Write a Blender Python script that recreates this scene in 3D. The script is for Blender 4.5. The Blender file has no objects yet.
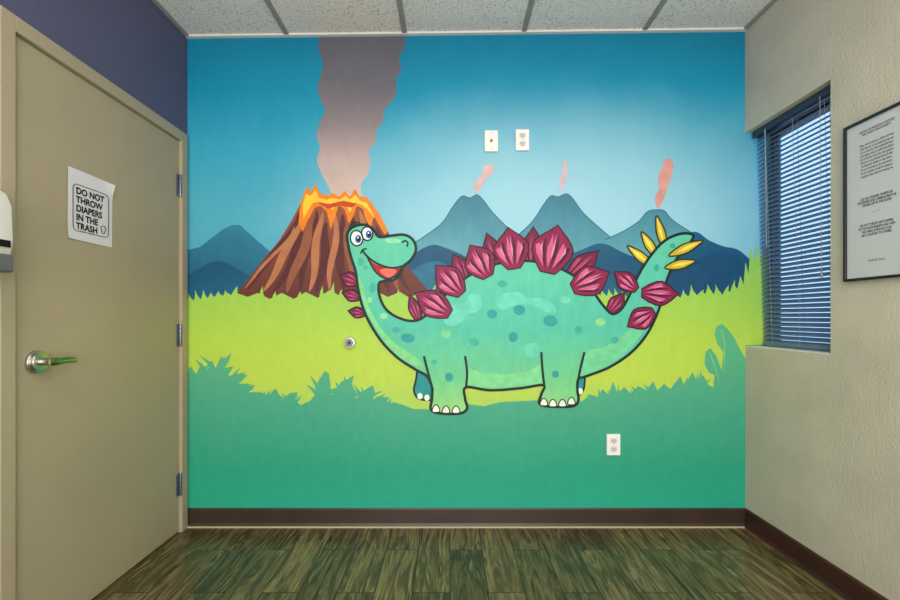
import bpy, bmesh, math, random
from mathutils import Vector, Matrix
from mathutils.geometry import tessellate_polygon
random.seed(7)
sc = bpy.context.scene
try:
    sc.view_settings.view_transform = 'Standard'
except Exception:
    pass

# ------------------------------------------------------------------ room measurements (metres)
S = 190.0            # mural design units per metre
D = 2.43             # distance of mural wall
F = S * D
H = 208.0 / S        # eye height
XL = (187.5 - 450) / S
XR = (745 - 450) / S
YR = -1.7            # rear wall
ZCL = H + 281 / S    # ceiling height on the left (hung slightly out of level)
ZCR = H + 288 / S
WT = 0.16

def zc(x): return ZCL + (ZCR - ZCL) * (x - XL) / (XR - XL)
def bx(u): return (u - 450) / S
def bz(v): return H + (318 - v) / S
def side_depth(X, u): return X * F / (u - 450)
def side_z(dep, v): return H + (318 - v) * dep / F

# ------------------------------------------------------------------ materials
def lin(c):
    r = []
    for x in c:
        x /= 255.0
        r.append(x / 12.92 if x <= 0.04045 else ((x + 0.055) / 1.055) ** 2.4)
    return (*r, 1.0)

def base_mat(name, col, rough=0.6, metal=0.0, spec=0.5):
    m = bpy.data.materials.new(name); m.use_nodes = True
    b = m.node_tree.nodes['Principled BSDF']
    b.inputs['Base Color'].default_value = lin(col)
    b.inputs['Roughness'].default_value = rough
    b.inputs['Metallic'].default_value = metal
    b.inputs['Specular IOR Level'].default_value = spec
    return m

def add_bump(m, scale=90, strength=0.25, dist=0.003, detail=3):
    nt = m.node_tree; b = nt.nodes['Principled BSDF']
    g = nt.nodes.new('ShaderNodeNewGeometry')
    n = nt.nodes.new('ShaderNodeTexNoise'); n.inputs['Scale'].default_value = scale
    n.inputs['Detail'].default_value = detail
    bp = nt.nodes.new('ShaderNodeBump'); bp.inputs['Strength'].default_value = strength
    bp.inputs['Distance'].default_value = dist
    nt.links.new(g.outputs['Position'], n.inputs['Vector'])
    nt.links.new(n.outputs['Fac'], bp.inputs['Height'])
    nt.links.new(bp.outputs['Normal'], b.inputs['Normal'])
    return m

def vary(m, col, amt=0.08, scale=3.0):
    """slight procedural tone variation"""
    nt = m.node_tree; b = nt.nodes['Principled BSDF']
    g = nt.nodes.new('ShaderNodeNewGeometry')
    n = nt.nodes.new('ShaderNodeTexNoise'); n.inputs['Scale'].default_value = scale
    n.inputs['Detail'].default_value = 4
    r = nt.nodes.new('ShaderNodeValToRGB')
    r.color_ramp.elements[0].position = 0.3; r.color_ramp.elements[1].position = 0.7
    r.color_ramp.elements[0].color = lin([max(0, c * (1 - amt)) for c in col])
    r.color_ramp.elements[1].color = lin([min(255, c * (1 + amt)) for c in col])
    nt.links.new(g.outputs['Position'], n.inputs['Vector'])
    nt.links.new(n.outputs['Fac'], r.inputs['Fac'])
    nt.links.new(r.outputs['Color'], b.inputs['Base Color'])
    return m

PC = {}
def paint(col):
    """plain wall paint, brushed on by hand"""
    key = tuple(col)
    if key not in PC:
        m = base_mat('paint_%d_%d_%d' % key, col, 0.5, 0, 0.25)
        vary(m, col, 0.05, 22.0)
        add_bump(m, 110, 0.22, 0.003)
        PC[key] = m
    return PC[key]

def paint_grad(name, stops, brush=0.06):
    """stops: list of (v, colour) – painted vertical blend with brushy unevenness"""
    m = base_mat(name, (128, 128, 128), 0.5, 0, 0.25)
    nt = m.node_tree; b = nt.nodes['Principled BSDF']
    g = nt.nodes.new('ShaderNodeNewGeometry')
    sx = nt.nodes.new('ShaderNodeSeparateXYZ')
    nz = nt.nodes.new('ShaderNodeTexNoise'); nz.inputs['Scale'].default_value = 3.5; nz.inputs['Detail'].default_value = 3
    ad = nt.nodes.new('ShaderNodeMath'); ad.operation = 'MULTIPLY_ADD'
    ad.inputs[1].default_value = 0.16
    mr = nt.nodes.new('ShaderNodeMapRange')
    v0, v1 = stops[0][0], stops[-1][0]
    mr.inputs['From Min'].default_value = bz(v0) + 0.08
    mr.inputs['From Max'].default_value = bz(v1) + 0.08
    r = nt.nodes.new('ShaderNodeValToRGB')
    els = r.color_ramp.elements
    while len(els) < len(stops): els.new(0.5)
    for i, (v, c) in enumerate(stops):
        els[i].position = (v - v0) / (v1 - v0)
    for i, (v, c) in enumerate(stops):
        els[i].color = lin(c)
    L = nt.links.new
    L(g.outputs['Position'], sx.inputs[0]); L(g.outputs['Position'], nz.inputs['Vector'])
    L(nz.outputs['Fac'], ad.inputs[0]); L(sx.outputs['Z'], ad.inputs[2])
    L(ad.outputs[0], mr.inputs['Value']); L(mr.outputs[0], r.inputs['Fac'])
    n2 = nt.nodes.new('ShaderNodeTexNoise'); n2.inputs['Scale'].default_value = 26; n2.inputs['Detail'].default_value = 4
    mp = nt.nodes.new('ShaderNodeMapping'); mp.inputs['Scale'].default_value = (1, 1, 0.45)
    L(g.outputs['Position'], mp.inputs['Vector']); L(mp.outputs[0], n2.inputs['Vector'])
    m2 = nt.nodes.new('ShaderNodeMapRange'); m2.inputs['From Min'].default_value = 0.3; m2.inputs['From Max'].default_value = 0.7
    m2.inputs['To Min'].default_value = 1 - brush; m2.inputs['To Max'].default_value = 1 + brush
    L(n2.outputs['Fac'], m2.inputs['Value'])
    vm = nt.nodes.new('ShaderNodeVectorMath'); vm.operation = 'SCALE'
    L(r.outputs['Color'], vm.inputs[0]); L(m2.outputs[0], vm.inputs['Scale'])
    L(vm.outputs[0], b.inputs['Base Color'])
    add_bump(m, 110, 0.22, 0.003)
    return m, vm

# ------------------------------------------------------------------ mesh helpers
def link(o): bpy.context.collection.objects.link(o); return o

def empty(name, loc):
    e = bpy.data.objects.new(name, None); e.empty_display_size = 0.1
    e.location = loc; return link(e)

def parent(o, p):
    if p is not None:
        o.parent = p
        o.matrix_parent_inverse = Matrix.Translation(-Vector(p.location))
    return o

def from_bm(name, bm, mats, par=None, smooth=False):
    me = bpy.data.meshes.new(name); bm.normal_update(); bm.to_mesh(me); bm.free()
    for m in (mats if isinstance(mats, (list, tuple)) else [mats]): me.materials.append(m)
    if smooth:
        for p in me.polygons: p.use_smooth = True
    o = link(bpy.data.objects.new(name, me))
    return parent(o, par)

def bm_box(bm, a, b, mi=0):
    x0, y0, z0 = a; x1, y1, z1 = b
    vs = [bm.verts.new(p) for p in [(x0,y0,z0),(x1,y0,z0),(x1,y1,z0),(x0,y1,z0),(x0,y0,z1),(x1,y0,z1),(x1,y1,z1),(x0,y1,z1)]]
    for f in [(0,3,2,1),(4,5,6,7),(0,1,5,4),(1,2,6,5),(2,3,7,6),(3,0,4,7)]:
        fc = bm.faces.new([vs[i] for i in f]); fc.material_index = mi
    return vs

def box(name, a, b, mat, par=None, bev=0.0, seg=2):
    bm = bmesh.new()
    a2 = [min(a[i], b[i]) for i in range(3)]; b2 = [max(a[i], b[i]) for i in range(3)]
    bm_box(bm, a2, b2)
    if bev > 0:
        bmesh.ops.bevel(bm, geom=bm.edges[:], offset=bev, segments=seg, affect='EDGES', profile=0.5)
    return from_bm(name, bm, mat, par, False)

def boxes(name, lst, mat, par=None):
    bm = bmesh.new()
    for a, b in lst: bm_box(bm, a, b)
    return from_bm(name, bm, mat, par)

AX = {'X': Matrix.Rotation(math.pi/2, 4, 'Y'), 'Y': Matrix.Rotation(math.pi/2, 4, 'X'), 'Z': Matrix.Identity(4)}
def cyl(name, c, axis, r1, depth, mat, par=None, r2=None, seg=40, bev=0.0):
    bm = bmesh.new()
    bmesh.ops.create_cone(bm, cap_ends=True, segments=seg, radius1=r1, radius2=r1 if r2 is None else r2, depth=depth,
                          matrix=Matrix.Translation(c) @ AX[axis])
    if bev > 0:
        es = [e for e in bm.edges if len(e.link_faces) == 2 and e.calc_face_angle(0) > 0.8]
        bmesh.ops.bevel(bm, geom=es, offset=bev, segments=3, affect='EDGES', profile=0.5)
    o = from_bm(name, bm, mat, par, True)
    try:
        o.data.set_sharp_from_angle(angle=0.7)
    except Exception: pass
    return o

def tube(name, pts, rad, mat, par=None, res=6, cyc=False):
    cu = bpy.data.curves.new(name, 'CURVE'); cu.dimensions = '3D'
    sp = cu.splines.new('POLY'); sp.points.add(len(pts) - 1)
    for i, p in enumerate(pts):
        sp.points[i].co = (*p, 1)
        sp.points[i].radius = rad[i] if isinstance(rad, list) else 1.0
    sp.use_cyclic_u = cyc
    cu.bevel_depth = 1.0 if isinstance(rad, list) else rad
    cu.bevel_resolution = res; cu.use_fill_caps = True
    tmp = bpy.data.objects.new('tmp', cu); link(tmp)
    bpy.context.view_layer.update()
    me = bpy.data.meshes.new_from_object(tmp.evaluated_get(bpy.context.evaluated_depsgraph_get()))
    bpy.data.objects.remove(tmp)
    me.name = name; me.materials.clear(); me.materials.append(mat)
    for p in me.polygons: p.use_smooth = True
    o = link(bpy.data.objects.new(name, me)); return parent(o, par)

FR = {'back': Matrix(((1,0,0),(0,0,-1),(0,1,0))), 'left': Matrix(((0,0,1),(1,0,0),(0,1,0))), 'right': Matrix(((0,0,-1),(-1,0,0),(0,1,0)))}
def text(name, body, size, loc, side, mat, par, align='CENTER', rot=0.0, bold=0.0, spacing=1.0, wscale=1.0):
    cu = bpy.data.curves.new(name, 'FONT'); cu.body = body; cu.size = size
    cu.align_x = align; cu.align_y = 'CENTER'; cu.offset = bold; cu.space_line = spacing
    tmp = link(bpy.data.objects.new('tmp', cu)); bpy.context.view_layer.update()
    me = bpy.data.meshes.new_from_object(tmp.evaluated_get(bpy.context.evaluated_depsgraph_get()))
    bpy.data.objects.remove(tmp)
    M = Matrix.Translation(loc) @ FR[side].to_4x4() @ Matrix.Rotation(rot, 4, 'Z') @ Matrix.Diagonal((wscale, 1, 1, 1))
    me.transform(M); me.name = name; me.materials.clear(); me.materials.append(mat)
    return parent(link(bpy.data.objects.new(name, me)), par)

# ------------------------------------------------------------------ 2D curve helpers
def smooth(pts, closed=True, n=6):
    out = []; N = len(pts)
    rng = range(N) if closed else range(N - 1)
    for i in rng:
        if closed: p0, p1, p2, p3 = pts[i-1], pts[i], pts[(i+1) % N], pts[(i+2) % N]
        else: p0, p1, p2, p3 = pts[max(i-1,0)], pts[i], pts[i+1], pts[min(i+2,N-1)]
        for k in range(n):
            t = k / n; t2 = t*t; t3 = t2*t
            out.append(tuple(0.5*((2*p1[j]) + (-p0[j]+p2[j])*t + (2*p0[j]-5*p1[j]+4*p2[j]-p3[j])*t2 + (-p0[j]+3*p1[j]-3*p2[j]+p3[j])*t3) for j in (0,1)))
    if not closed: out.append(tuple(pts[-1]))
    return out

def ell(cx, cy, rx, ry, a=0, n=28):
    ca, sa = math.cos(a), math.sin(a)
    return [(cx + rx*math.cos(t)*ca - ry*math.sin(t)*sa, cy + rx*math.cos(t)*sa + ry*math.sin(t)*ca) for t in [2*math.pi*k/n for k in range(n)]]

class Paint:
    STEP = 0.00028
    def __init__(s, name, par):
        s.name, s.par, s.bm, s.mats = name, par, bmesh.new(), []
        s.k = 0
    def sub(s, layer):
        # every brush mark gets its own film height so marks never coincide
        s.k = (s.k + 1) % 12
        return layer + s.k * 0.07
    def mi(s, m):
        if not hasattr(m, 'use_nodes'): m = paint(m)
        if m not in s.mats: s.mats.append(m)
        return s.mats.index(m)
    def v(s, p, layer):
        return s.bm.verts.new((bx(min(max(p[0], 187.6), 767)), D - 0.0004 - s.STEP * layer, bz(p[1])))
    def fill(s, pts, mat, layer):
        mi = s.mi(mat); layer = s.sub(layer)
        tris = tessellate_polygon([[Vector((p[0], -p[1], 0)) for p in pts]])
        vs = [s.v(p, layer) for p in pts]
        for t in tris:
            a, b, c = [pts[i] for i in t]
            ar = (b[0]-a[0])*(-(c[1]-a[1])) + (b[1]-a[1])*(c[0]-a[0])
            if abs(ar) < 1e-6: continue
            tt = t if ar > 0 else (t[0], t[2], t[1])
            try:
                f = s.bm.faces.new([vs[i] for i in tt]); f.material_index = mi
            except ValueError: pass
    def stroke(s, pts, w, mat, layer, closed=False, taper=False):
        mi = s.mi(mat); N = len(pts); L = []; R = []; layer = s.sub(layer)
        for i, p in enumerate(pts):
            if closed: a, b = pts[i-1], pts[(i+1) % N]
            else: a, b = pts[max(i-1,0)], pts[min(i+1,N-1)]
            dx, dy = b[0]-a[0], b[1]-a[1]; l = math.hypot(dx, dy) or 1
            nx, ny = -dy/l, dx/l
            ww = w/2
            if taper:
                t = i/(N-1); ww *= max(0.03, math.sin(math.pi*t)**0.6) if taper == 2 else max(0.03, 1-t)
            L.append(s.v((p[0]+nx*ww, p[1]+ny*ww), layer)); R.append(s.v((p[0]-nx*ww, p[1]-ny*ww), layer))
        for i in range(N if closed else N-1):
            j = (i+1) % N
            try:
                f = s.bm.faces.new([L[i], L[j], R[j], R[i]]); f.material_index = mi
            except ValueError: pass
    def done(s):
        s.bm.normal_update()
        for f in s.bm.faces:
            if f.normal.y > 0: f.normal_flip()
        return from_bm(s.name, s.bm, s.mats, s.par)

# ================================================================== ROOM SHELL
m_left = add_bump(base_mat('left_wall_paint', (84, 86, 116), 0.6, 0, 0.3), 90, 0.35, 0.004)
m_right = add_bump(vary(base_mat('right_wall_paint', (202, 193, 174), 0.65, 0, 0.3), (202, 193, 174), 0.03, 5), 85, 0.6, 0.005)
m_wall = add_bump(base_mat('back_wall_paint', (60, 150, 150), 0.6, 0, 0.3), 110, 0.25, 0.003)
m_trim = vary(base_mat('baseboard_vinyl', (58, 42, 36), 0.4), (56, 42, 34), 0.1, 8)
m_trimr = vary(base_mat('baseboard_vinyl_right', (66, 34, 28), 0.4), (66, 34, 28), 0.1, 8)

# floor ------------------------------------------------------------
def floor_mat():
    m = base_mat('vinyl_plank', (90, 80, 50), 0.27)
    nt = m.node_tree; b = nt.nodes['Principled BSDF']; N = nt.nodes.new; L = nt.links.new
    g = N('ShaderNodeNewGeometry')
    rot = N('ShaderNodeMapping'); rot.inputs['Rotation'].default_value = (0, 0, math.pi/2)
    L(g.outputs['Position'], rot.inputs['Vector'])
    br = N('ShaderNodeTexBrick'); br.offset = 0.37; br.inputs['Scale'].default_value = 1.0
    br.inputs['Brick Width'].default_value = 0.92; br.inputs['Row Height'].default_value = 0.15
    br.inputs['Mortar Size'].default_value = 0.0022; br.inputs['Mortar Smooth'].default_value = 0.1
    br.inputs['Color1'].default_value = (0, 0, 0, 1); br.inputs['Color2'].default_value = (1, 1, 1, 1)
    br.inputs['Mortar'].default_value = (0.5, 0.5, 0.5, 1)
    L(rot.outputs[0], br.inputs['Vector'])
    cmb = N('ShaderNodeVectorMath'); cmb.operation = 'MULTIPLY_ADD'
    cmb.inputs[1].default_value = (3.0, 7.0, 5.0)
    L(br.outputs['Color'], cmb.inputs[0]); L(g.outputs['Position'], cmb.inputs[2])
    # cathedral grain: distorted bands along the plank
    mp = N('ShaderNodeMapping'); mp.inputs['Scale'].default_value = (20, 2.4, 1)
    L(cmb.outputs[0], mp.inputs['Vector'])
    n1 = N('ShaderNodeTexNoise'); n1.inputs['Scale'].default_value = 1.0; n1.inputs['Detail'].default_value = 5
    n1.inputs['Roughness'].default_value = 0.55; n1.inputs['Distortion'].default_value = 0.9
    L(mp.outputs[0], n1.inputs['Vector'])
    mul = N('ShaderNodeMath'); mul.operation = 'MULTIPLY'; mul.inputs[1].default_value = 7.0; L(n1.outputs['Fac'], mul.inputs[0])
    pp = N('ShaderNodeMath'); pp.operation = 'PINGPONG'; pp.inputs[1].default_value = 1.0; L(mul.outputs[0], pp.inputs[0])
    mp2 = N('ShaderNodeMapping'); mp2.inputs['Scale'].default_value = (210, 6, 1)
    L(cmb.outputs[0], mp2.inputs['Vector'])
    n2 = N('ShaderNodeTexNoise'); n2.inputs['Scale'].default_value = 1.0; n2.inputs['Detail'].default_value = 3
    L(mp2.outputs[0], n2.inputs['Vector'])
    m1 = N('ShaderNodeMix'); m1.data_type = 'FLOAT'; m1.inputs[0].default_value = 0.62
    L(pp.outputs[0], m1.inputs[2]); L(n2.outputs['Fac'], m1.inputs[3])
    m3 = N('ShaderNodeMix'); m3.data_type = 'FLOAT'; m3.inputs[0].default_value = 0.35
    L(m1.outputs[0], m3.inputs[2]); L(n1.outputs['Fac'], m3.inputs[3])
    r = N('ShaderNodeValToRGB'); e = r.color_ramp.elements
    e[0].position = 0.30; e[0].color = lin((46, 40, 26))
    e[1].position = 0.72; e[1].color = lin((162, 145, 98))
    k = e.new(0.44); k.color = lin((80, 71, 45)); k = e.new(0.56); k.color = lin((112, 100, 65))
    L(m3.outputs[0], r.inputs['Fac'])
    mx = N('ShaderNodeMix'); mx.data_type = 'RGBA'; mx.blend_type = 'MULTIPLY'; mx.inputs[0].default_value = 1.0
    r2 = N('ShaderNodeValToRGB'); r2.color_ramp.elements[0].color = (0.6, 0.6, 0.58, 1); r2.color_ramp.elements[1].color = (1.1, 1.08, 1.05, 1)
    L(br.outputs['Color'], r2.inputs['Fac'])
    L(r.outputs['Color'], mx.inputs[6]); L(r2.outputs['Color'], mx.inputs[7])
    mx2 = N('ShaderNodeMix'); mx2.data_type = 'RGBA'; mx2.inputs[7].default_value = lin((24, 21, 14))
    L(br.outputs['Fac'], mx2.inputs[0]); L(mx.outputs[2], mx2.inputs[6])
    L(mx2.outputs[2], b.inputs['Base Color'])
    bp = N('ShaderNodeBump'); bp.inputs['Strength'].default_value = 0.1; bp.inputs['Distance'].default_value = 0.001
    L(m3.outputs[0], bp.inputs['Height']); L(bp.outputs['Normal'], b.inputs['Normal'])
    return m
box('floor', (XL - WT, YR - 0.1, -0.08), (XR + WT, D + 0.12, 0), floor_mat())

# ceiling ------------------------------------------------------------
def tile_mat():
    m = base_mat('acoustic_tile', (220, 216, 208), 0.9, 0, 0.1)
    nt = m.node_tree; b = nt.nodes['Principled BSDF']; N = nt.nodes.new; L = nt.links.new
    g = N('ShaderNodeNewGeometry')
    n = N('ShaderNodeTexNoise'); n.inputs['Scale'].default_value = 110; n.inputs['Detail'].default_value = 3
    L(g.outputs['Position'], n.inputs['Vector'])
    r = N('ShaderNodeValToRGB'); e = r.color_ramp.elements
    e[0].position = 0.34; e[0].color = lin((184, 176, 168)); e[1].position = 0.46; e[1].color = lin((238, 232, 224))
    L(n.outputs['Fac'], r.inputs['Fac']); L(r.outputs['Color'], b.inputs['Base Color'])
    bp = N('ShaderNodeBump'); bp.inputs['Strength'].default_value = 0.3; bp.inputs['Distance'].default_value = 0.003
    L(n.outputs['Fac'], bp.inputs['Height']); L(bp.outputs['Normal'], b.inputs['Normal'])
    return m
bm = bmesh.new()
vs = bm_box(bm, (XL - WT, YR - 0.1, 0), (XR + WT, D + 0.12, 0.1))
for v in vs: v.co.z += zc(v.co.x)
from_bm('ceiling', bm, tile_mat())

m_grid = base_mat('grid_metal', (150, 148, 145), 0.5, 0.0)
m_angle = base_mat('wall_angle_white', (220, 222, 218), 0.5)
bm = bmesh.new()
def slope_box(a, b):
    vs = bm_box(bm, (a[0], a[1], 0), (b[0], b[1], 0))
    for i, v in enumerate(vs): v.co.z = zc(v.co.x) + (a[2] if i < 4 else b[2])
tees = [170.5, 288, 405, 523.5, 643]
for u in tees[1:]:
    x = bx(u); slope_box((x - 0.012, YR, -0.008), (x + 0.012, D - 0.02, 0.004))
yy = 1.93
while yy > YR:
    slope_box((XL, yy - 0.012, -0.0075), (XR, yy + 0.012, 0.004)); yy -= 0.61
grid = from_bm('ceiling_grid', bm, m_grid)
bm = bmesh.new()
slope_box((XL, D - 0.022, -0.010), (XR, D - 0.0005, 0.004))
from_bm('trim_1', bm, m_angle)
bm = bmesh.new()
slope_box((XL + 0.0005, YR, -0.010), (XL + 0.02, D - 0.022, 0.004))
slope_box((XR - 0.02, YR, -0.010), (XR - 0.0005, D - 0.022, 0.004))
from_bm('trim_2', bm, m_grid)

# walls ------------------------------------------------------------
ztop = ZCR + 0.05
box('wall_back', (XL - WT, D, 0), (XR + WT + 0.03, D + 0.12, ztop), m_wall)
box('wall_rear', (XL - WT, YR - 0.1, 0), (XR + WT, YR, ztop), m_right)
# door position
dy0 = side_depth(XL, 11.5); dy1 = side_depth(XL, 179.5)
dz1 = side_z(dy1, 141)
fw = 0.05
boxes('wall_left', [((XL - WT, YR, 0), (XL, dy0 - fw, ztop)),
                    ((XL - WT, dy1 + fw, 0), (XL, D, ztop)),
                    ((XL - WT, dy0 - fw, dz1 + fw), (XL, dy1 + fw, ztop))], m_left)
# window opening
wy0 = side_depth(XR, 830.5); wz0 = bz(346.5); wz1 = bz(133)
boxes('wall_right', [((XR, YR, 0), (XR + WT, wy0, ztop)),
                     ((XR, wy0, 0), (XR + WT, D, wz0)),
                     ((XR, wy0, wz1), (XR + WT, D, ztop))], m_right)
# baseboards
bh = 18.5 / S
def baseboard(name, a, b, n, mat):
    # profile: flat board with eased top and cove toe
    bm = bmesh.new(); prof = [(0, 0), (0.016, 0), (0.012, 0.008), (0.009, 0.018), (0.009, bh - 0.008), (0.006, bh - 0.002), (0, bh)]
    A = Vector(a); B = Vector(b); n = Vector(n)
    va = [bm.verts.new(A + n * p[0] + Vector((0, 0, p[1]))) for p in prof]
    vb = [bm.verts.new(B + n * p[0] + Vector((0, 0, p[1]))) for p in prof]
    k = len(prof)
    for i in range(k): bm.faces.new([va[i], va[(i+1) % k], vb[(i+1) % k], vb[i]])
    bm.faces.new(va); bm.faces.new(vb[::-1]); bmesh.ops.recalc_face_normals(bm, faces=bm.faces[:])
    return from_bm(name, bm, mat)
baseboard('baseboard_back', (XL, D - 0.0005, 0.001), (XR, D - 0.0005, 0.001), (0, -1, 0), m_trim)
baseboard('baseboard_right', (XR - 0.0005, YR, 0.001), (XR - 0.0005, D - 0.018, 0.001), (-1, 0, 0), m_trimr)
baseboard('baseboard_left', (XL + 0.0005, YR, 0.001), (XL + 0.0005, dy0 - fw, 0.001), (1, 0, 0), m_trim)
box('trim_3', (XL + 0.001, D - 0.024, 0.0), (XR - 0.017, D - 0.0165, 0.006), base_mat('caulk', (190, 180, 150), 0.6), None)

# ================================================================== MURAL
mural = empty('dinosaur_mural', (bx(466), D - 0.005, bz(280)))

# sky -----------------------------------------------------------------
m_sky, ramp = paint_grad('mural_sky', [(30, (10, 120, 156)), (90, (18, 142, 178)), (150, (54, 162, 194)), (210, (76, 168, 194)), (300, (84, 168, 186))], 0.03)
nt = m_sky.node_tree; N = nt.nodes.new; L = nt.links.new
g = N('ShaderNodeNewGeometry'); mp = N('ShaderNodeVectorMath'); mp.operation = 'SUBTRACT'
mp.inputs[1].default_value = (bx(560), 0, bz(232)); L(g.outputs['Position'], mp.inputs[0])
ms = N('ShaderNodeVectorMath'); ms.operation = 'MULTIPLY'; ms.inputs[1].default_value = (S / 340, 0, S / 165)
L(mp.outputs[0], ms.inputs[0])
ln = N('ShaderNodeVectorMath'); ln.operation = 'LENGTH'; L(ms.outputs[0], ln.inputs[0])
nz = N('ShaderNodeTexNoise'); nz.inputs['Scale'].default_value = 2.5; L(g.outputs['Position'], nz.inputs['Vector'])
ad = N('ShaderNodeMath'); ad.operation = 'MULTIPLY_ADD'; ad.inputs[1].default_value = 0.2
L(nz.outputs['Fac'], ad.inputs[0]); L(ln.outputs['Value'], ad.inputs[2])
mr = N('ShaderNodeMapRange'); mr.interpolation_type = 'SMOOTHSTEP'
mr.inputs['From Min'].default_value = 1.12; mr.inputs['From Max'].default_value = 0.3
mr.inputs['To Max'].default_value = 0.88
L(ad.outputs[0], mr.inputs['Value'])
mx = N('ShaderNodeMix'); mx.data_type = 'RGBA'; mx.inputs[7].default_value = lin((162, 212, 228))
L(mr.outputs[0], mx.inputs[0]); L(ramp.outputs[0], mx.inputs[6])
L(mx.outputs[2], nt.nodes['Principled BSDF'].inputs['Base Color'])
p = Paint('painted_sky', mural)
p.fill([(187.6, 39), (187.6, 507.5), (745, 507.5), (745, 347), (782, 347), (782, 132), (745, 132), (745, 31)], m_sky, 0)
p.done()

# smoke plume ----------------------------------------------------------
m_smoke, _ = paint_grad('mural_smoke', [(36, (92, 94, 106)), (85, (106, 106, 116)), (125, (138, 128, 134)), (165, (184, 164, 162)), (195, (206, 186, 176))], 0.04)
p = Paint('painted_smoke_plume', mural)
sm = [(319, 37), (319, 50), (323, 63), (321, 74), (318, 86), (320, 98), (325, 110), (320, 122), (317, 136), (320, 148), (317, 160), (321, 172), (327, 184), (333, 196)]
sr = [(362, 196), (361, 184), (368, 174), (370, 162), (369, 150), (376, 141), (376, 131), (383, 122), (384, 111), (391, 102), (397, 93), (396, 80), (401, 70), (399, 58), (404, 48), (406, 34.6)]
p.fill(smooth(sm, False, 5) + smooth(sr, False, 5), m_smoke, 2)
p.done()

# mountains --------------------------------------------------------------
m_far, _ = paint_grad('mural_far_mountain', [(190, (58, 122, 144)), (225, (76, 142, 162)), (262, (96, 164, 178))])
m_near, _ = paint_grad('mural_near_mountain', [(235, (24, 92, 126)), (265, (18, 80, 116)), (300, (24, 96, 128))])
p = Paint('painted_mountains', mural)
p.fill([(187, 250), (200, 247), (222, 230), (232, 225), (240, 225), (252, 236), (275, 256), (275, 300), (187, 300)], paint_grad('mural_left_mountain', [(222, (46, 124, 152)), (275, (30, 98, 132))])[0], 3)
p.fill(smooth([(400, 252), (420, 240), (440, 225), (452, 208), (458, 200), (463, 196), (470, 198), (477, 195), (483, 200), (493, 213), (508, 228), (530, 244), (548, 262)], False) + [(548, 300), (400, 300)], m_far, 3)
p.fill(smooth([(500, 250), (515, 238), (532, 222), (544, 204), (551, 196), (558, 197), (566, 194), (572, 198), (583, 213), (597, 226), (618, 243), (640, 262)], False) + [(640, 300), (500, 300)], m_far, 5)
p.fill(smooth([(590, 252), (604, 240), (622, 232), (638, 222), (647, 212), (655, 210), (664, 211), (672, 220), (690, 232), (710, 243), (735, 252), (748, 258)], False) + [(748, 300), (590, 300)], m_far, 7)
edge = (44, 106, 130)
p.stroke(smooth([(413, 244), (440, 225), (452, 208), (458, 200), (463, 196), (470, 198), (477, 195), (483, 200), (493, 213), (508, 228), (520, 237)], False), 1.0, edge, 4)
p.stroke(smooth([(515, 238), (532, 222), (544, 204), (551, 196), (558, 197), (566, 194), (572, 198), (583, 213), (597, 226), (610, 237)], False), 1.0, edge, 6)
p.stroke(smooth([(604, 240), (622, 232), (638, 222), (647, 212), (655, 210), (664, 211), (672, 220), (690, 232), (710, 243), (735, 252)], False), 1.0, edge, 8)
p.fill(smooth([(187, 276), (200, 268), (213, 262), (224, 262), (240, 270), (262, 284), (275, 296)], False) + [(275, 304), (187, 304)], m_near, 9)
p.fill(smooth([(404, 262), (420, 250), (432, 245), (440, 246), (456, 252), (480, 262), (520, 262), (556, 256), (576, 252), (596, 244), (608, 245), (622, 252), (640, 258), (660, 250), (682, 236), (696, 232), (708, 240), (722, 246), (738, 250), (752, 262)], False) + [(752, 304), (404, 304)], m_near, 9)
p.fill(smooth([(640, 262), (665, 256), (690, 262), (712, 254), (730, 254), (750, 270)], False) + [(750, 304), (640, 304)], (20, 74, 112), 10)
p.fill(smooth([(404, 276), (424, 264), (440, 262), (462, 274), (480, 284)], False) + [(480, 304), (404, 304)], (34, 108, 140), 10)
p.done()
p = Paint('painted_eruptions', mural)
p.fill(smooth([(474, 190), (476, 181), (482, 175), (483, 168), (490, 164), (494, 167), (491, 175), (485, 180), (481, 188), (476, 193)]), (210, 180, 180), 9)
p.fill(smooth([(560, 189), (559, 180), (562, 172), (562, 164), (565, 160), (568, 166), (567, 175), (566, 183), (562, 191)]), (194, 184, 196), 9)
p.fill(smooth([(656, 206), (655, 197), (659, 188), (658, 178), (662, 168), (664, 161), (670, 159), (673, 165), (671, 177), (667, 188), (664, 198), (659, 207)]), (210, 150, 144), 9)
p.done()

# meadow -----------------------------------------------------------------
def grass_edge(pts, step=6, h=9, lean=2):
    out = []
    for i in range(len(pts) - 1):
        a, b = pts[i], pts[i+1]; n = max(1, int(abs(b[0]-a[0]) / step))
        for k in range(n):
            t = k / n; x = a[0] + (b[0]-a[0])*t; y = a[1] + (b[1]-a[1])*t
            out.append((x, y + 1))
            hh = h * random.uniform(0.35, 1.0); l = random.uniform(-lean, lean)
            w = (b[0]-a[0]) / n
            out.append((x + w*0.3 + l*0.3, y - hh*0.55)); out.append((x + w*0.5 + l, y - hh)); out.append((x + w*0.62 + l*0.4, y - hh*0.45))
    out.append(pts[-1]); return out
m_meadow, _ = paint_grad('mural_meadow', [(245, (138, 196, 92)), (290, (150, 200, 82)), (340, (172, 206, 76)), (380, (178, 206, 78)), (410, (164, 202, 92))], 0.03)
p = Paint('painted_meadow', mural)
top = grass_edge([(187.6, 301), (215, 296), (240, 293), (300, 293), (430, 294), (560, 294), (640, 296), (680, 297), (705, 293), (722, 294), (737, 289)], 6.5, 13, 3)
top += [(740, 276), (743, 285), (745, 262), (748, 274), (750, 246), (754, 262), (757, 244), (760, 262), (765, 248), (770, 262), (782, 255)]
p.fill(top + [(782, 345), (745, 345), (745, 420), (187.6, 420)], m_meadow, 12)
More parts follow.
